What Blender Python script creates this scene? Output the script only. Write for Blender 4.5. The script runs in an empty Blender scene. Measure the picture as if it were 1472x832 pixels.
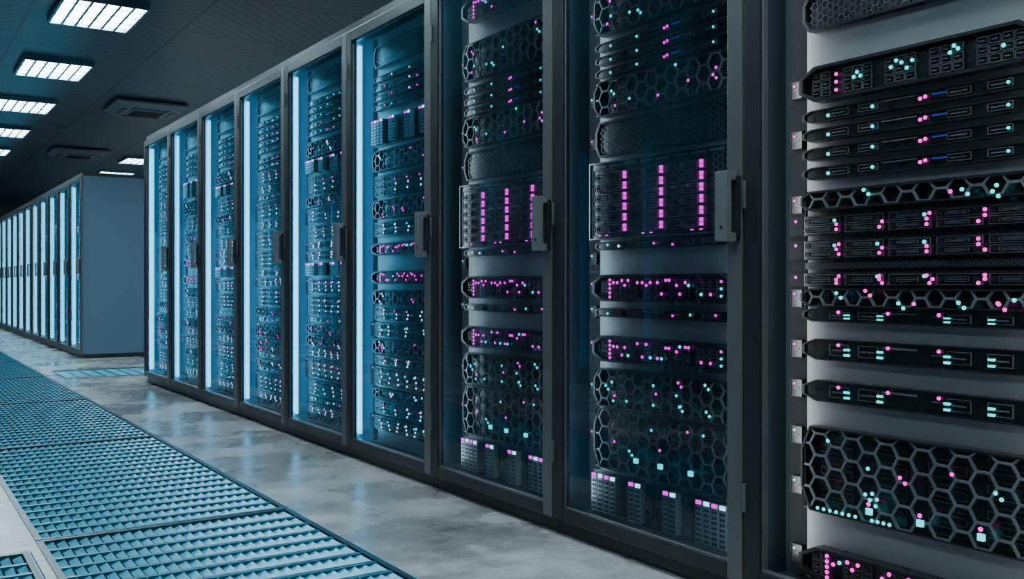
import bpy, math, random
from mathutils import Vector
random.seed(7)
TH=math.radians(33.26); F=1386.0
X0=2.05; PW=0.918; CAMH=0.9; HC=3.1

# ---------------------------------------------------------------- materials
def mat(name, col, rough=0.5, metal=0.0, emit=None, es=0.0, noise=0.0, nscale=8.0, spec=0.5):
    m=bpy.data.materials.new(name); m.use_nodes=True
    nt=m.node_tree; b=nt.nodes['Principled BSDF']
    b.inputs['Base Color'].default_value=(*col,1)
    b.inputs['Roughness'].default_value=rough
    b.inputs['Metallic'].default_value=metal
    b.inputs['Specular IOR Level'].default_value=spec
    if emit:
        b.inputs['Emission Color'].default_value=(*emit,1)
        b.inputs['Emission Strength'].default_value=es
    if noise>0:
        tc=nt.nodes.new('ShaderNodeTexCoord'); n=nt.nodes.new('ShaderNodeTexNoise')
        n.inputs['Scale'].default_value=nscale; n.inputs['Detail'].default_value=6
        nt.links.new(tc.outputs['Object'],n.inputs['Vector'])
        r=nt.nodes.new('ShaderNodeMapRange')
        r.inputs['To Min'].default_value=max(0,rough-noise); r.inputs['To Max'].default_value=min(1,rough+noise)
        nt.links.new(n.outputs['Fac'],r.inputs['Value']); nt.links.new(r.outputs['Result'],b.inputs['Roughness'])
    return m
M={}
M['frame']=mat('cabinet_frame_metal',(0.024,0.026,0.028),0.36,0.3,noise=.08)
M['frame_l']=mat('cabinet_edge_and_lit_stile_metal',(0.13,0.13,0.13),0.35,0.4,noise=.08)
M['side']=mat('cabinet_side_panel',(0.09,0.155,0.225),0.5,0.1,noise=.08,nscale=3)
M['inner']=mat('cabinet_interior_glow_tint',(0.22,0.42,0.55),0.45,0.1)  # blue glow on the far cabinets' inner walls, put into the colour
M['innerd']=mat('cabinet_interior_dark',(0.010,0.018,0.024),0.3,0.1)  # darker copy of the interior colour, without the painted glow
M['ear']=mat('rack_ear_black_metal',(0.005,0.006,0.008),0.6,0.0,spec=.15)
M['black']=mat('server_black_plastic',(0.004,0.005,0.006),0.28,0.0,noise=.1,nscale=30)
M['dark']=mat('server_dark_metal',(0.014,0.015,0.018),0.35,0.3)
M['mesh']=mat('perforated_metal',(0.07,0.075,0.085),0.35,0.4)
M['grey']=mat('blanking_panel_metal',(0.22,0.223,0.227),0.40,0.3,noise=.08,nscale=12)
M['line']=mat('drive_bay_metal',(0.16,0.165,0.175),0.32,0.5)
M['hex']=mat('honeycomb_bezel_metal',(0.18,0.195,0.205),0.33,0.5)
M['blade']=mat('blade_card_metal',(0.38,0.40,0.42),0.4,0.3)
M['handle']=mat('door_handle_metal',(0.22,0.225,0.23),0.35,0.5)
M['mag']=mat('led_magenta',(0.1,0,0.08),0.5,emit=(1,0.0,0.66),es=2.3)
M['cyan']=mat('led_cyan',(0,0.1,0.1),0.5,emit=(0.0,0.8,0.85),es=2.1)
M['white']=mat('led_white',(0.1,0.1,0.1),0.5,emit=(0.5,0.8,1.0),es=3)
M['blue']=mat('led_blue',(0,0,0.1),0.5,emit=(0.02,0.05,0.6),es=.5)
for k in('mag','cyan','white','blue'):
    M[k].cycles.emission_sampling='NONE'
M['gearlamp']=mat('hidden_gear_fill',(0.5,0.5,0.5),0.5,emit=(0.88,0.95,1.0),es=17)  # both fills: unseen emitters behind the stiles, added to light the gear
M['gearfill_b']=mat('hidden_gear_fill_blue',(0.5,0.5,0.5),0.5,emit=(0.28,0.72,1.0),es=20)
M['strip']=mat('cabinet_led_strip',(0.3,0.5,0.6),0.5,emit=(0.20,0.68,0.95),es=3.4)
M['strip2']=mat('cabinet_led_strip_bright',(0.3,0.5,0.6),0.5,emit=(0.10,0.70,0.92),es=3.6)
def glassmat():
    m=bpy.data.materials.new('tinted_door_glass'); m.use_nodes=True; nt=m.node_tree
    nt.nodes.clear()
    o=nt.nodes.new('ShaderNodeOutputMaterial'); mx=nt.nodes.new('ShaderNodeMixShader')
    t=nt.nodes.new('ShaderNodeBsdfTransparent'); g=nt.nodes.new('ShaderNodeBsdfGlossy'); f=nt.nodes.new('ShaderNodeFresnel')
    t.inputs['Color'].default_value=(0.57,0.75,0.83,1); g.inputs['Roughness'].default_value=0.02
    g.inputs['Color'].default_value=(0.7,0.9,1,1); f.inputs['IOR'].default_value=1.5
    # soft blue reflection haze on the pane, put in as diffuse colour
    d=nt.nodes.new('ShaderNodeBsdfDiffuse'); d.inputs['Color'].default_value=(.2,.6,.85,1)
    tc=nt.nodes.new('ShaderNodeTexCoord'); n=nt.nodes.new('ShaderNodeTexNoise'); n.inputs['Scale'].default_value=1.6; n.inputs['Detail'].default_value=3
    r=nt.nodes.new('ShaderNodeMapRange'); r.inputs['From Min'].default_value=.35; r.inputs['From Max'].default_value=.7; r.inputs['To Min'].default_value=.005; r.inputs['To Max'].default_value=.045
    nt.links.new(tc.outputs['Object'],n.inputs['Vector']); nt.links.new(n.outputs['Fac'],r.inputs['Value'])
    m2=nt.nodes.new('ShaderNodeMixShader'); nt.links.new(r.outputs[0],m2.inputs[0]); nt.links.new(t.outputs[0],m2.inputs[1]); nt.links.new(d.outputs[0],m2.inputs[2])
    nt.links.new(f.outputs[0],mx.inputs[0]); nt.links.new(m2.outputs[0],mx.inputs[1]); nt.links.new(g.outputs[0],mx.inputs[2])
    nt.links.new(mx.outputs[0],o.inputs[0]); return m
M['glass']=glassmat()

# ---------------------------------------------------------------- mesh builder
class MB:
    def __init__(s): s.v=[]; s.f=[]; s.m=[]; s.keys=[]
    def mi(s,k):
        if k not in s.keys: s.keys.append(k)
        return s.keys.index(k)
    def face(s,pts,k):
        i=len(s.v); s.v+=pts; s.f.append(list(range(i,i+len(pts)))); s.m.append(s.mi(k))
    def xbox(s,x0,x1,y0,y1,z0,z1,k):
        i=len(s.v)
        s.v+=[(x0,y0,z0),(x1,y0,z0),(x1,y1,z0),(x0,y1,z0),(x0,y0,z1),(x1,y0,z1),(x1,y1,z1),(x0,y1,z1)]
        mi=s.mi(k)
        for q in((3,2,1,0),(4,5,6,7),(0,1,5,4),(1,2,6,5),(2,3,7,6),(3,0,4,7)):
            s.f.append([i+a for a in q]); s.m.append(mi)
    def box(s,u0,u1,z0,z1,x0,x1,k): s.xbox(x0,x1,-u1,-u0,z0,z1,k)
    def prism(s,poly,x0,x1,k):   # poly in (u,z)
        n=len(poly); i=len(s.v)
        s.v+=[(x0,-u,z) for u,z in poly]+[(x1,-u,z) for u,z in poly]; mi=s.mi(k)
        s.f.append([i+a for a in range(n)]); s.m.append(mi)
        s.f.append([i+n+a for a in reversed(range(n))]); s.m.append(mi)
        for a in range(n):
            b=(a+1)%n; s.f.append([i+b,i+a,i+n+a,i+n+b]); s.m.append(mi)
    def ring(s,po,pi,x0,x1,k):
        n=len(po); i=len(s.v)
        s.v+=[(x0,-u,z) for u,z in po]+[(x0,-u,z) for u,z in pi]+[(x1,-u,z) for u,z in po]+[(x1,-u,z) for u,z in pi]; mi=s.mi(k)
        for a in range(n):
            b=(a+1)%n
            s.f.append([i+a,i+b,i+n+b,i+n+a]); s.f.append([i+n+a,i+n+b,i+3*n+b,i+3*n+a]); s.f.append([i+b,i+a,i+2*n+a,i+2*n+b])
            s.m+=[mi]*3
    def rect(s,u0,u1,z0,z1,x,t,k,d=.004):
        s.ring([(u0,z0),(u1,z0),(u1,z1),(u0,z1)],[(u0+t,z0+t),(u1-t,z0+t),(u1-t,z1-t),(u0+t,z1-t)],x,x+d,k)
    def led(s,u,z,x,k,r=.0048):
        s.prism([(u+r*math.cos(a*math.pi/4+.39),z+r*math.sin(a*math.pi/4+.39)) for a in range(8)],x-.002,x+.001,k)
    def mesh(s,name):
        me=bpy.data.meshes.new(name); me.from_pydata(s.v,[],s.f)
        for k in s.keys: me.materials.append(M[k])
        me.polygons.foreach_set('material_index',s.m); me.update(); return me
def obj(name,me,parent=None,loc=(0,0,0),rz=0):
    o=bpy.data.objects.new(name,me); bpy.context.scene.collection.objects.link(o)
    o.location=loc; o.rotation_euler=(0,0,rz)
    if parent: o.parent=parent
    return o

# ---------------------------------------------------------------- server units  (u: left->right seen from front)
G=0.10; HW=0.33
def cham(hw,z0,z1,c=None):
    h=z1-z0; c=c if c else min(.045,h*.8); e=h*.28
    return [(-hw+c,z0),(hw-c,z0),(hw,z0+e),(hw,z1-e),(hw-c,z1),(-hw+c,z1),(-hw,z1-e),(-hw,z0+e)]
def drive(b,u0,u1,z0,z1,x):
    b.rect(u0,u1,z0,z1,x-.006,.0016,'line')
    w=u1-u0; h=z1-z0
    b.box(u0+w*.06,u0+w*.16,z0+h*.25,z1-h*.25,x-.008,x,'dark')
    b.rect(u0+w*.2,u0+w*.72,z0+h*.28,z1-h*.28,x-.008,.0012,'line')
    b.box(u0+w*.26,u0+w*.66,z0+h*.46,z0+h*.54,x-.009,x,'line')
    b.box(u0+w*.78,u0+w*.94,z0+h*.2,z1-h*.2,x-.007,x,'dark')
def slim(b,z0,z1,kind=0):
    b.prism(cham(HW,z0,z1),G-.022,G,'black')
    b.ring(cham(HW,z0,z1),cham(HW-.008,z0+.003,z1-.003),G-.027,G-.02,'dark')
    x=G-.023; h=z1-z0; zc=(z0+z1)/2
    for u in(-.24,-.15,.1,.2):
        b.rect(u,u+.06,z0+h*.25,z1-h*.22,x-.003,.0015,'line')
        b.box(u+.008,u+.05,zc-.0015,zc+.0015,x-.004,x,'line')
    b.box(-.08,.02,z1-h*.3,z1-h*.22,x-.003,x,'line'); b.box(.06,.1,zc+.002,zc+.005,x-.003,x,'blue' if kind==0 else 'line')
    b.rect(.055,.15,z0+h*.3,z1-h*.3,x-.003,.001,'dark')
    if kind==0:
        b.led(-.243,zc-.003,x-.004,'cyan'); b.led(-.105,zc,x-.004,'cyan'); b.led(.03,zc-.002,x-.004,'mag'); b.led(.044,zc+.001,x-.004,'mag')
        b.led(.25,zc,x-.004,'cyan',.004)
    elif kind==1:
        for u in(-.21,-.06,.08): b.led(u,z1-h*.25,x-.004,'mag')
        for u in(-.185,-.085,.1,.21):
            for k in range(2): b.box(u-.008,u+.008,z0+h*(.25+.25*k),z0+h*(.35+.25*k),x-.005,x,'cyan')
    else:
        for u in(-.26,-.2,-.12,-.02,.07,.15,.26):
            if random.random()<.65: b.led(u,zc+random.uniform(-.2,.2)*h,x-.004,random.choice(['white','cyan','mag','mag']),.0045)
def bezel(b,z0,z1,near=False):
    po=cham(HW,z0,z1,.05); pi=cham(HW-.012,z0+.008,z1-.008,.046)
    b.prism(po,G-.02,G,'black'); b.ring(po,pi,G-.04,G-.02,'dark')
    x=G-.021; h=z1-z0
    for u0,n in((-.295,2),(-.195,3),(-.07,3),(.055,3),(.175,4)):
        for i in range(3):
            za=z0+.014+(h-.028)*i/3; zb=z0+.014+(h-.028)*(i+.86)/3
            for j in range(n):
                b.rect(u0+j*.03,u0+j*.03+.027,za,zb,x-.006,.0015,'line')
                b.box(u0+j*.03+.006,u0+j*.03+.018,(za+zb)/2-.0015,(za+zb)/2+.0015,x-.007,x,'line')
    if near:
        for i in range(3): b.led(-.215,z0+h*(.25+.22*i),x-.008,'mag')
        for u,f in((-.16,.5),(-.15,.62),(-.14,.5),(-.05,.55),(-.035,.7),(-.02,.62),(-.005,.45),(.01,.62),(.11,.6),(.12,.75),(.13,.66),(.24,.5)): b.led(u,z0+h*f,x-.008,'cyan')
    else:
        for i in range(5): b.led(-.245,z0+h*(.16+.16*i),x-.008,'mag',.0055)
        for u in(-.225,-.205,-.18,-.165,-.148,-.1,-.075,-.055,-.035,.0,.02,.04,.055,.09,.105,.13,.145,.2,.24): 
            b.led(u,z0+h*random.choice([.3,.6,.7,.78]),x-.008,random.choice(['mag','mag','mag','cyan']),.0055)
        for i in range(3): b.led(.285,z0+h*(.25+.24*i),x-.008,'cyan' if i<2 else 'mag')
def hexlat(b,u0,u1,z0,z1,R,t,x,k,d=.01):
    dz=R*math.sqrt(3); du=1.5*R
    nu=int((u1-u0)/du)+2; nz=int((z1-z0)/dz)+2
    cl=lambda p:(min(max(p[0],u0),u1),min(max(p[1],z0),z1))
    for i in range(nu):
        for j in range(-1,nz):
            cu=u0+i*du; cz=z0+dz*(j+.5+(.5 if i%2 else 0))
            if cu-R>u1 or cz-dz/2>=z1 or cz+dz/2<=z0: continue
            po=[cl((cu+R*math.cos(a*math.pi/3),cz+R*math.sin(a*math.pi/3))) for a in range(6)]
            pi=[cl((cu+(R-t)*math.cos(a*math.pi/3),cz+(R-t)*math.sin(a*math.pi/3))) for a in range(6)]
            n=6; i0=len(b.v); mi=b.mi(k)
            b.v+=[(x,-u,z) for u,z in po]+[(x,-u,z) for u,z in pi]
            if d: b.v+=[(x+d,-u,z) for u,z in pi]
            for a in range(6):
                c=(a+1)%6
                b.f.append([i0+a,i0+c,i0+6+c,i0+6+a]); b.m.append(mi)
                if d: b.f.append([i0+6+a,i0+6+c,i0+12+c,i0+12+a]); b.m.append(mi)
def honey(b,z0,z1,R=.036,leds=10,bottomcy=False,kinds=('mag','cyan')):
    po=cham(HW,z0,z1,.03)
    b.prism(po,G-.004,G,'black')
    b.ring(po,cham(HW-.007,z0+.005,z1-.005,.028),G-.034,G-.004,'dark')
    h=z1-z0
    n=max(1,int(h/.03))
    for i in range(n):
        zz=z0+.01+(h-.02)*i/n
        for u in(-.28,-.12,.04,.19): b.rect(u,u+.1,zz,zz+.02,G-.008,.0015,'mesh')
    hexlat(b,-HW+.012,HW-.012,z0+.005,z1-.005,R,.0034,G-.032,'hex',.006)
    for i in range(leds):
        u=random.choice([-.24,-.12,-.0,.12,.24])+random.uniform(-.03,.03); z=z0+h*random.uniform(.2,.9); k=random.choice(kinds)
        b.led(u,z,G-.034,k,.005)
        if random.random()<.6: b.led(u+.014,z-.012,G-.034,k,.005)
    if bottomcy:
        for i in range(7): b.led(-.27+i*.02,z0+.012-.0*i,G-.036,'cyan',.0048)
        for i in range(4): b.led(-.1+i*.017,z0+.012,G-.036,'cyan',.0048)
        for u in(-.11,.035,.19):
            b.box(u-.008,u+.008,z0+.025,z0+.041,G-.038,G-.03,'cyan'); b.led(u,z0+.052,G-.036,'mag',.0055)
def drives(b,z0,z1,rows=2,full=True,n=5,col=('mag','cyan'),dens=1.0):
    hw=.385 if full else HW
    b.box(-hw,hw,z0,z1,G-.015,G+.02,'black'); b.box(-HW,HW,z1-.003,z1,G-.02,G,'dark')
    x=G-.016; w=.66/n; h=(z1-z0-.006)/rows
    for i in range(n):
        for j in range(rows):
            drive(b,-.33+i*w+.004,-.33+(i+1)*w-.012,z0+.003+j*h+.002,z0+.003+(j+1)*h-.002,x)
        if random.random()<dens:
            for j in range(random.choice([2,3])):
                b.led(-.33+(i+1)*w-.012+random.choice([-.008,0,.008]),z0+(z1-z0)*(.25+.25*j),x-.009,col[0])
            if random.random()<.8: b.led(-.33+(i+1)*w-.026,z0+(z1-z0)*.7,x-.009,col[1])
    if full:
        for sgn in(-1,1):
            b.box(sgn*.36-.025,sgn*.36+.025,z0,z1,G-.0165,G-.012,'ear')
            b.led(sgn*.36,z1-.012,G-.0165,'mag',.0042)
def finemesh(b,z0,z1):
    b.prism(cham(HW,z0,z1,.02),G-.012,G,'black')
    hexlat(b,-HW+.02,HW-.02,z0+.006,z1-.006,.0115,.0016,G-.02,'mesh',0)
    b.ring(cham(HW,z0,z1,.02),cham(HW-.01,z0+.006,z1-.006,.018),G-.026,G-.012,'dark')
def array(b,z0,z1):
    b.box(-.35,.35,z0,z1,G-.03,G+.02,'black'); b.rect(-.35,.35,z0,z1,G-.038,.004,'line',.01)
    b.rect(-.335,.335,z0+.012,z1-.025,G-.034,.002,'dark',.006)
    x=G-.031; rows=6
    for i in range(8): b.box(-.32+i*.08,-.26+i*.08,z1-.02,z1-.014,x-.004,x,'line')
    for c in range(3):
        ua=-.318+c*.183
        for r in range(rows):
            za=z0+.022+(z1-z0-.055)*r/rows; zb=z0+.022+(z1-z0-.055)*(r+.8)/rows
            for p,q in((ua,ua+.07),(ua+.076,ua+.146)):
                b.rect(p,q,za,zb,x-.008,.0024,'hex',.006)
                b.rect(p+.008,q-.008,za+.008,zb-.008,x-.006,.0014,'hex')
            b.box(ua+.155,ua+.164,za+.003,(za+zb)/2-.001,x-.009,x,'mag'); b.box(ua+.155,ua+.164,(za+zb)/2+.001,zb-.001,x-.009,x,'mag')
    hexlat(b,.25,.33,z0+.015,z1-.03,.0125,.002,x-.004,'line',0)
    for u in(-.3,-.26,-.07,-.03,.16,.2): b.box(u,u+.01,z0+.012,z0+.016,x-.006,x,'mag')
def blades(b,z0,z1):
    b.box(-.36,.36,z0,z1,G-.01,G+.02,'black')
    for g,(u0,n) in enumerate(((-.34,4),(-.14,2),(.03,2),(.18,5))):
        for i in range(n):
            u=u0+i*.034; b.box(u,u+.029,z0+.01,z1-.008,G-.035,G,'blade')
            for r in range(int((z1-z0)/.016)-1):
                zz=z0+.016+r*.016
                for c in(.005,.016): b.box(u+c,u+c+.008,zz,zz+.009,G-.0365,G-.03,'dark')
            b.box(u+.003,u+.026,z1-.02,z1-.008,G-.037,G-.03,'mag' if i%2==0 else 'white')
    for u in(-.2,-.19,-.055,.12,.13): b.rect(u,u+.03,z0+.01,z1-.03,G-.014,.002,'dark')
def ears(b,z0,z1):
    for s in(-1,1):
        b.box(min(s*.336,s*.4),max(s*.336,s*.4),z0,z1,G+.004,G+.03,'ear')
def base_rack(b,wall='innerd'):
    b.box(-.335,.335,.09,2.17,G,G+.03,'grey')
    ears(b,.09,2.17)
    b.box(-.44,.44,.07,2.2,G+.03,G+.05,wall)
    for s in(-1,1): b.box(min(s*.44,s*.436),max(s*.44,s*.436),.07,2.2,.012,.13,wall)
def earbox(b,z,h=.02):
    # small latch module on the rack ear
    for s in(-1,1):
        u=s*.365; b.box(u-.02,u+.02,z-h,z+h,G-.008,G+.006,'black'); b.rect(u-.02,u+.02,z-h,z+h,G-.010,.0015,'dark')
        b.box(u-.008,u+.008,z-.002,z+.002,G-.010,G-.006,'mesh')

def rackA():
    b=MB(); base_rack(b)
    honey(b,1.93,2.08,.034,6); slim(b,1.86,1.89); slim(b,1.80,1.83); honey(b,1.70,1.785)
    finemesh(b,1.588,1.69)
    bezel(b,1.391,1.486,True)
    for z in(1.354,1.303,1.251,1.199): slim(b,z-.017,z+.017)
    b.box(-.385,.385,.81,1.155,G-.003,G+.02,'black'); b.box(-.385,-.333,.81,1.155,G-.006,G,'ear')
    honey(b,1.098,1.15,.03,5)
    drives(b,1.032,1.085,2); drives(b,.966,1.018,2)
    b.box(-.33,.33,.94,.958,G-.014,G,'dark')
    hexlat(b,-.32,.32,.942,.956,.006,.001,G-.016,'mesh',0)
    drives(b,.893,.93,1); honey(b,.838,.888,.026,8); slim(b,.798,.834,1)
    slim(b,.695,.752,1); slim(b,.583,.640,1)
    honey(b,.285,.515,.034,8,True)
    bezel(b,.1,.19)
    for z in(1.44,1.3,1.12,.86,.72,.61,.48,.34,.15):
        earbox(b,z,.024); b.led(-.372,z+.012,G-.009,'mag' if z>.6 else 'cyan',.0035)
    return b
def rackB():
    b=MB(); base_rack(b)
    bezel(b,2.02,2.12); honey(b,1.77,1.93,.034,8)
    for z in(1.73,1.683,1.637): slim(b,z-.015,z+.015)
    honey(b,1.485,1.61,.032,8); finemesh(b,1.345,1.468)
    array(b,1.055,1.325); slim(b,1.018,1.046,2)
    bezel(b,.84,.932); slim(b,.785,.815,2); bezel(b,.63,.72)
    honey(b,.47,.605,.03,14); honey(b,.255,.465,.033,6,False)
    for u in(-.1,.02,.16): b.box(u-.008,u+.008,.3,.316,G-.04,G-.03,'cyan')
    blades(b,.09,.24)
    for i,z in enumerate((1.85,1.55,1.4,.99,.89,.8,.68,.53,.36)):
        earbox(b,z,.02); b.led(-.372,z+.01,G-.009,'cyan' if i%2 else 'mag',.004)
    return b
def rackC(seed):
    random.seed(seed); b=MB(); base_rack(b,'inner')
    finemesh(b,2.0,2.11)
    for i in range(4): slim(b,1.94-i*.048-.014,1.94-i*.048+.014,2)
    blades(b,1.6,1.74)
    honey(b,1.47,1.575,.03,6,kinds=('white','mag')); drives(b,1.34,1.45,3,False,5,('white','mag'),.9)
    honey(b,1.23,1.325,.03,6,kinds=('white','mag')); drives(b,1.14,1.215,2,False,5,('white','cyan'))
    bezel(b,1.045,1.105); bezel(b,.9,.965) 
    z=.87; i=0
    while z>.16:
        h=random.choice([.05,.075,.1])
        if i%3==0: honey(b,z-h,z,.028,5,kinds=('white','mag'))
        elif i%3==1: drives(b,z-h,z,max(1,int(h/.03)),False,5,('white','mag'),.85)
        else: drives(b,z-h,z,max(1,int(h/.03)),True,7,('white','cyan'),.8)
        z-=h+.008; i+=1
    return b
def rackD(seed):
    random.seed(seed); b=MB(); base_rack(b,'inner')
    b.box(-.385,.385,.1,1.6,G-.005,G+.02,'black')
    finemesh(b,2.02,2.12)
    for i in range(5): slim(b,1.96-i*.045-.014,1.96-i*.045+.014,2)
    z=1.73;i=0
    while z>.16:
        h=random.choice([.045,.06,.09,.12]); t=random.random()
        if t<.25: honey(b,z-h,z,.028,5,kinds=('white','mag'))
        elif t<.75: drives(b,z-h,z,max(1,int(h/.028)),t<.5,random.choice([5,7]),('white','mag'),.9)
        elif t<.85 and h>.08: blades(b,z-h,z)
        else: slim(b,z-.03,z,2); h=.034
        z-=h+.007; i+=1
    return b
ME={'A':rackA().mesh('server_rack_gear_a'),'B':rackB().mesh('server_rack_gear_b'),
    'C':rackC(3).mesh('server_rack_gear_c'),'D':rackD(5).mesh('server_rack_gear_d'),'E':rackD(11).mesh('server_rack_gear_e')}

# ---------------------------------------------------------------- cabinet shell
def shell():
    b=MB(); H=.458
    b.box(-H,H,0,.05,.012,1.0,'frame')
    for s in(-1,1):
        u0,u1=(-H,-H+.018) if s<0 else (H-.018,H)
        b.box(u0,u1,.05,2.21,.005,1.0,'side')
    b.box(-H,H,2.21,2.25,.0,1.0,'frame')
    b.box(-H,H,2.208,2.214,-.004,0,'frame_l')
    b.box(-H+.018,H-.018,.05,2.21,.98,1.0,'side')
    b.box(-H+.018,H-.018,.05,.075,.01,.98,'innerd'); b.box(-H+.018,H-.018,2.19,2.21,.01,.98,'innerd')
    return b.mesh('cabinet_shell')
def door():
    b=MB(); H=.456
    def stile(u0,u1,k): b.box(u0,u1,.058,2.205,-.022,.004,k)
    stile(-H,-H+.058,'frame'); stile(H-.058,H,'frame_l')  # right stile gets a lighter colour in place of side lighting
    b.box(-H+.058,H-.058,.058,.105,-.022,.004,'frame'); b.box(-H+.058,H-.058,2.15,2.205,-.022,.004,'frame')
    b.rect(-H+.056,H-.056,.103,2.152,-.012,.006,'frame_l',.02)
    for z in(.3,1.15,2.0): b.box(-H-.001,-H+.01,z-.04,z+.04,-.028,-.02,'frame_l')
    return b.mesh('cabinet_door_frame')
def pane():
    b=MB(); H=.456-.06
    b.face([(-.006,H,.107),(-.006,-H,.107),(-.006,-H,2.148),(-.006,H,2.148)],'glass'); return b.mesh('cabinet_door_glass')
def handle():
    b=MB(); u=.432
    b.box(u-.022,u+.02,1.03,1.205,-.034,-.022,'frame')
    b.box(u-.034,u+.012,1.02,1.217,-.07,-.05,'handle')
    b.box(u-.034,u+.012,1.02,1.045,-.051,-.03,'handle'); b.box(u-.034,u+.012,1.192,1.217,-.051,-.03,'handle')
    b.led(u-.008,1.06,-.071,'dark',.006)
    return b.mesh('cabinet_door_handle')
def lamps(kind):
    b=MB(); H=.456
    k='gearlamp' if kind in('A','B') else 'gearfill_b'
    b.box(-H+.024,-H+.052,.12,2.14,.006,.010,k)
    b.box(.41,.430,.12,2.14,.006,.010,k)
    if kind=='F': b.box(-.434,-.428,.12,2.14,.035,.055,'strip')
    if kind=='G': b.box(-.434,-.428,.12,2.14,.03,.062,'strip2')
    return b.mesh('cabinet_lighting_'+kind)
SH=shell(); DR=door(); PN=pane(); HD=handle(); LP={k:lamps(k) for k in'ABFG'}
def cabinet(y,x=X0,rz=0,gear='B',lamp='B',glass=True):
    e=bpy.data.objects.new('server_cabinet',None); bpy.context.scene.collection.objects.link(e)
    e.location=(x,y,0); e.rotation_euler=(0,0,rz)
    obj('cabinet_shell',SH,e)
    d=obj('door_frame',DR,e); mo=d.modifiers.new('bevel','BEVEL'); mo.width=.003; mo.segments=2
    if glass: obj('door_glass',PN,e)
    h=obj('door_handle',HD,e); mo=h.modifiers.new('bevel','BEVEL'); mo.width=.004; mo.segments=3
    obj('server_gear',ME[gear],e); obj('cabinet_fill_and_strip',LP[lamp],e)  # lamp mesh carries the added hidden fill, plus LED strips on far cabinets
    return e
ys=1.91
gseq={-3:('B','B'),-2:('A','B'),-1:('A','A'),0:('B','B'),1:('B','B'),2:('C','F'),3:('D','F'),4:('E','F'),5:('D','F'),6:('C','F'),7:('E','G')}
for k in range(-3,8):
    g,l=gseq[k]; cabinet(ys+PW*(k+.5),gear=g,lamp=l,glass=(k!=-1))
for k in range(15):
    cabinet(12.57+PW*(k+.5),gear='DEC'[k%3],lamp='G')
for k in range(-2,8):
    cabinet(ys+PW*(k+.5),x=-1.5,rz=math.pi,gear='BCD'[k%3],lamp='F')
for k in range(15):
    cabinet(12.57+PW*(k+.5),x=-1.5,rz=math.pi,gear='DEC'[k%3],lamp='F')

# ---------------------------------------------------------------- floor with grating pits
def floormat():
    m=mat('polished_concrete',(0.3,0.3,0.3),0.35); nt=m.node_tree; b=nt.nodes['Principled BSDF']
    tc=nt.nodes.new('ShaderNodeTexCoord')
    n1=nt.nodes.new('ShaderNodeTexNoise'); n1.inputs['Scale'].default_value=1.8; n1.inputs['Detail'].default_value=6; n1.inputs['Roughness'].default_value=.55
    n2=nt.nodes.new('ShaderNodeTexNoise'); n2.inputs['Scale'].default_value=9; n2.inputs['Detail'].default_value=14; n2.inputs['Roughness'].default_value=.82
    for n in(n1,n2): nt.links.new(tc.outputs['Object'],n.inputs['Vector'])
    mx=nt.nodes.new('ShaderNodeMix'); mx.data_type='FLOAT'; mx.inputs[0].default_value=.5
    nt.links.new(n1.outputs['Fac'],mx.inputs[2]); nt.links.new(n2.outputs['Fac'],mx.inputs[3])
    r=nt.nodes.new('ShaderNodeValToRGB'); e=r.color_ramp.elements
    e[0].position=.36; e[0].color=(.07,.069,.068,1); e[1].position=.65; e[1].color=(.50,.485,.475,1)
    x=e.new(.5); x.color=(.21,.206,.203,1)
    nt.links.new(mx.outputs[0],r.inputs[0]); nt.links.new(r.outputs[0],b.inputs['Base Color'])
    rr=nt.nodes.new('ShaderNodeMapRange'); rr.inputs['From Min'].default_value=.35; rr.inputs['From Max'].default_value=.65; rr.inputs['To Min'].default_value=.2; rr.inputs['To Max'].default_value=.34
    nt.links.new(n1.outputs['Fac'],rr.inputs['Value']); nt.links.new(rr.outputs[0],b.inputs['Roughness'])
    return m
M['concrete']=floormat()
M['pit']=mat('subfloor',(0.015,0.045,0.06),0.7)
M['fin']=mat('grate_metal_blue_lit',(0.055,0.33,0.48),0.36,0.2,noise=.08,nscale=20)  # blue light reflected off the grate is put into this colour
M['gbar']=mat('grate_bar_metal',(0.015,0.07,0.10),0.32,0.2)
M['gframe']=mat('grate_frame_metal',(0.015,0.035,0.045),0.35,0.2)
GY0=3.73-2.21*2; NG=12
holes=[(.455,1.37,GY0,min(GY0+2.21*NG,26.6)),(-.5,.425,3.6-2.21*2,3.6),(1.47,1.47+2.21*2,10.0,10.92)]
xs=sorted(set([-4,9]+[h[0] for h in holes]+[h[1] for h in holes])); ysl=sorted(set([-3,27.5]+[h[2] for h in holes]+[h[3] for h in holes]))
b=MB()
for i in range(len(xs)-1):
    for j in range(len(ysl)-1):
        cx=(xs[i]+xs[i+1])/2; cy=(ysl[j]+ysl[j+1])/2
        if any(h[0]<cx<h[1] and h[2]<cy<h[3] for h in holes): continue
        b.face([(xs[i],ysl[j],0),(xs[i+1],ysl[j],0),(xs[i+1],ysl[j+1],0),(xs[i],ysl[j+1],0)],'concrete')
for a,c,d,e in holes:
    z=-.3
    b.face([(a,d,z),(c,d,z),(c,e,z),(a,e,z)],'pit')
    for p,q in(((a,d),(c,d)),((c,d),(c,e)),((c,e),(a,e)),((a,e),(a,d))):
        b.face([(p[0],p[1],0),(q[0],q[1],0),(q[0],q[1],z),(p[0],p[1],z)],'pit')
obj('floor',b.mesh('floor'))
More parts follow.
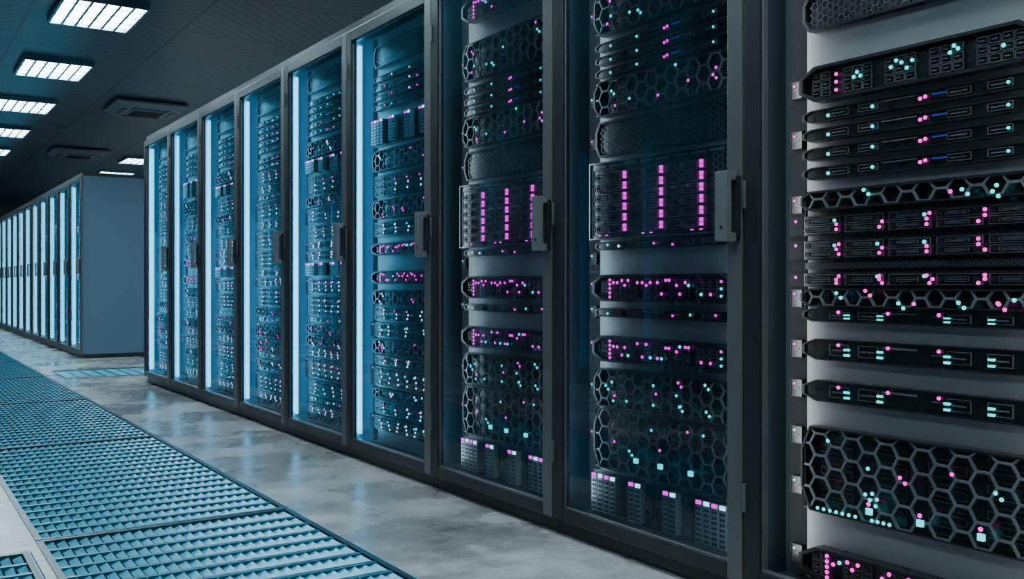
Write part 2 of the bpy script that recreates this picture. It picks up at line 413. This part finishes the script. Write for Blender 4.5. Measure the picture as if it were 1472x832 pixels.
def grate():
    b=MB(); w=.457; L=2.205
    t=.022
    b.xbox(-w,-w+t,0,L,-.05,.003,'gframe'); b.xbox(w-t,w,0,L,-.05,.003,'gframe'); b.xbox(-w+t,w-t,0,t,-.05,.003,'gframe'); b.xbox(-w+t,w-t,L-t,L,-.05,.003,'gframe')
    b.xbox(-w,w,.001,.005,.003,.0045,'fin'); b.xbox(w-.004,w,0,L,.003,.0045,'fin')
    n=18; p=(L-2*t)/n
    for i in range(1,n):
        b.xbox(-w+t,w-t,t+i*p-.012,t+i*p+.012,-.03,-.001,'gbar')
        b.xbox(-w+t,w-t,t+i*p-.012,t+i*p-.009,-.001,.0005,'fin')
    nf=24; q=(2*w-2*t)/nf
    for i in range(nf):
        x=-w+t+(i+.5)*q
        dx=.0125; dz=.005
        a=[(x-dx,-.003-2*dz),(x-dx+.002,-.006-2*dz),(x+dx+.002,-.006),(x+dx,-.003)]
        i0=len(b.v); b.v+=[(u,t,z) for u,z in a]+[(u,L-t,z) for u,z in a]; mi=b.mi('fin')
        for f in((0,1,2,3),(7,6,5,4),(0,4,5,1),(1,5,6,2),(2,6,7,3),(3,7,4,0)): b.f.append([i0+k for k in f]); b.m.append(mi)
    return b.mesh('floor_grate')
GR=grate()
for i in range(NG):
    if GY0+2.21*(i+1)<26.7: obj('floor_grate',GR,loc=(.9125,GY0+2.21*i+.002,0))
for i in range(2): obj('floor_grate',GR,loc=(-.0375,3.6-2.21*(i+1)+.002,0))
for i in range(2): obj('floor_grate',GR,loc=(1.47+2.21*(i+1)-.002,10.46,0),rz=math.pi/2)

# ---------------------------------------------------------------- ceiling & walls
def ceilmat():
    m=mat('ceiling_tiles',(0.1,0.1,0.1),0.36); nt=m.node_tree; b=nt.nodes['Principled BSDF']; N=nt.nodes.new; L=nt.links.new
    tc=N('ShaderNodeTexCoord'); sp=N('ShaderNodeSeparateXYZ'); L(tc.outputs['Object'],sp.inputs[0])
    def math_(op,a,bv=None,c=None):
        n=N('ShaderNodeMath'); n.operation=op
        for i,v in enumerate((a,bv,c)):
            if v is None: continue
            if isinstance(v,(int,float)): n.inputs[i].default_value=v
            else: L(v,n.inputs[i])
        return n.outputs[0]
    T=1.19
    ux=math_('DIVIDE',math_('ADD',sp.outputs[0],20.42),T); uy=math_('DIVIDE',math_('ADD',sp.outputs[1],20.0),T)
    fx=math_('FRACT',ux); fy=math_('FRACT',uy)
    par=math_('MODULO',math_('ADD',math_('FLOOR',ux),math_('FLOOR',uy)),2.0)
    s1=math_('ADD',fx,fy); s2=math_('SUBTRACT',fx,fy)
    ss=math_('ADD',math_('MULTIPLY',s1,par),math_('MULTIPLY',s2,math_('SUBTRACT',1.0,par)))
    st=math_('LESS_THAN',math_('FRACT',math_('MULTIPLY',math_('ADD',ss,4.0),9.0)),0.25)
    gx=math_('LESS_THAN',math_('ABSOLUTE',math_('SUBTRACT',fx,.5)),.49); gy=math_('LESS_THAN',math_('ABSOLUTE',math_('SUBTRACT',fy,.5)),.49)
    inn=math_('MULTIPLY',gx,gy)
    v=math_('MULTIPLY',inn,math_('SUBTRACT',1.0,math_('MULTIPLY',st,.65)))
    mx=N('ShaderNodeMix'); mx.data_type='RGBA'; L(v,mx.inputs[0]); mx.inputs[6].default_value=(.006,.014,.02,1); mx.inputs[7].default_value=(.055,.115,.15,1)
    L(mx.outputs[2],b.inputs['Base Color'])
    bp=N('ShaderNodeBump'); bp.inputs['Strength'].default_value=.5; bp.inputs['Distance'].default_value=.01; L(v,bp.inputs['Height']); L(bp.outputs[0],b.inputs['Normal'])
    return m
M['ceil']=ceilmat()
M['wall']=mat('painted_wall',(0.05,0.065,0.08),0.7,noise=.05)
b=MB(); b.xbox(-4,9,-3,27.5,HC,HC+.1,'ceil'); obj('ceiling',b.mesh('ceiling'))
b=MB(); b.xbox(-4,9,27.5,27.6,-.3,HC,'wall'); obj('wall_back',b.mesh('wall_back'))
b=MB(); b.xbox(-4,9,-3.1,-3,-.3,HC,'wall'); obj('wall_front',b.mesh('wall_front'))
b=MB(); b.xbox(-4.1,-4,-3,27.5,-.3,HC,'wall'); obj('wall_left',b.mesh('wall_left'))
b=MB(); b.xbox(9,9.1,-3,27.5,-.3,HC,'wall'); obj('wall_right',b.mesh('wall_right'))

# ceiling lights
M['tube']=mat('lamp_diffuser',(0.8,0.8,0.8),0.5,emit=(0.70,0.92,1.0),es=47)
M['louver']=mat('lamp_louver_metal',(0.22,0.34,0.40),0.35,0.5)
def panel():
    b=MB(); w=.305; l=.41
    b.xbox(-w,w,-l,l,-.012,0,'louver'); b.xbox(-w+.02,w-.02,-l+.02,l-.02,-.018,-.012,'tube')
    for s in(-1,1):
        b.xbox(s*w-.011,s*w+.011,-l,l,-.05,0,'louver'); b.xbox(-w,w,s*l-.011,s*l+.011,-.05,0,'louver')
    for i in range(1,6): x=-w+2*w*i/6; b.xbox(x-.011,x+.011,-l,l,-.045,-.018,'louver')
    for i in range(1,4): y=-l+2*l*i/4; b.xbox(-w,w,y-.004,y+.004,-.035,-.018,'louver')
    return b.mesh('ceiling_light')
PL=panel()
for k in range(-4,8): obj('ceiling_light',PL,loc=(1.467,8.32+2.37*k,HC))
for x in(3.86,6.25):
    for k in range(0,8): obj('ceiling_light',PL,loc=(x,8.32+2.37*k,HC))
for k in range(-4,-1): obj('ceiling_light',PL,loc=(-.93,8.32+2.37*k,HC))  # unseen panels, added to light the near aisle
# cassette air conditioners
M['ac']=mat('air_conditioner_plastic',(0.22,0.26,0.29),0.45)
def cassette():
    b=MB(); 
    def frus(r0,z0,r1,z1,k):
        i=len(b.v); b.v+=[(-r0,-r0,z0),(r0,-r0,z0),(r0,r0,z0),(-r0,r0,z0),(-r1,-r1,z1),(r1,-r1,z1),(r1,r1,z1),(-r1,r1,z1)]; mi=b.mi(k)
        for q in((3,2,1,0),(4,5,6,7),(0,1,5,4),(1,2,6,5),(2,3,7,6),(3,0,4,7)): b.f.append([i+a for a in q]); b.m.append(mi)
    frus(.34,-.10,.42,-.05,'ac'); frus(.42,-.05,.42,-.025,'ac'); frus(.38,-.025,.38,0,'dark')
    frus(.2,-.112,.21,-.10,'ac')
    for i in range(9): y=-.17+i*.0425; b.xbox(-.18,.18,y-.008,y+.008,-.116,-.112,'dark')
    for s in(-1,1):
        b.xbox(-.22,.22,s*.285-.03,s*.285+.03,-.104,-.1,'dark'); b.xbox(s*.285-.03,s*.285+.03,-.22,.22,-.104,-.1,'dark')
        b.xbox(-.21,.21,s*.285-.006,s*.285+.012,-.112,-.104,'ac'); b.xbox(s*.285-.006,s*.285+.012,-.21,.21,-.112,-.104,'ac')
    return b.mesh('ceiling_air_conditioner')
AC=cassette()
for y in(12.4,17.2): obj('ceiling_air_conditioner',AC,loc=(2.74,y,HC))
b=MB()
for r0,r1,z0,z1 in((.055,.06,-.02,0),(.035,.055,-.045,-.02)):
    i=len(b.v); n=20; b.v+=[(r0*math.cos(a*2*math.pi/n),r0*math.sin(a*2*math.pi/n),z0) for a in range(n)]+[(r1*math.cos(a*2*math.pi/n),r1*math.sin(a*2*math.pi/n),z1) for a in range(n)]
    mi=b.mi('ac'); b.f.append([i+a for a in reversed(range(n))]); b.m.append(mi)
    for a in range(n): b.f.append([i+a,i+(a+1)%n,i+n+(a+1)%n,i+n+a]); b.m.append(mi)
obj('smoke_detector',b.mesh('smoke_detector'),loc=(2.13,14.8,HC))

# ---------------------------------------------------------------- world, camera
w=bpy.data.worlds.new('World'); bpy.context.scene.world=w; w.use_nodes=True
w.node_tree.nodes['Background'].inputs[0].default_value=(.03,.06,.08,1); w.node_tree.nodes['Background'].inputs[1].default_value=.3
c=bpy.data.cameras.new('camera'); co=bpy.data.objects.new('camera',c); bpy.context.scene.collection.objects.link(co)
c.sensor_width=36; c.lens=36*F/1472; c.shift_y=-8/1472; c.clip_start=.02
co.location=(0,0,CAMH); co.rotation_euler=(math.pi/2,0,-TH)
bpy.context.scene.camera=co
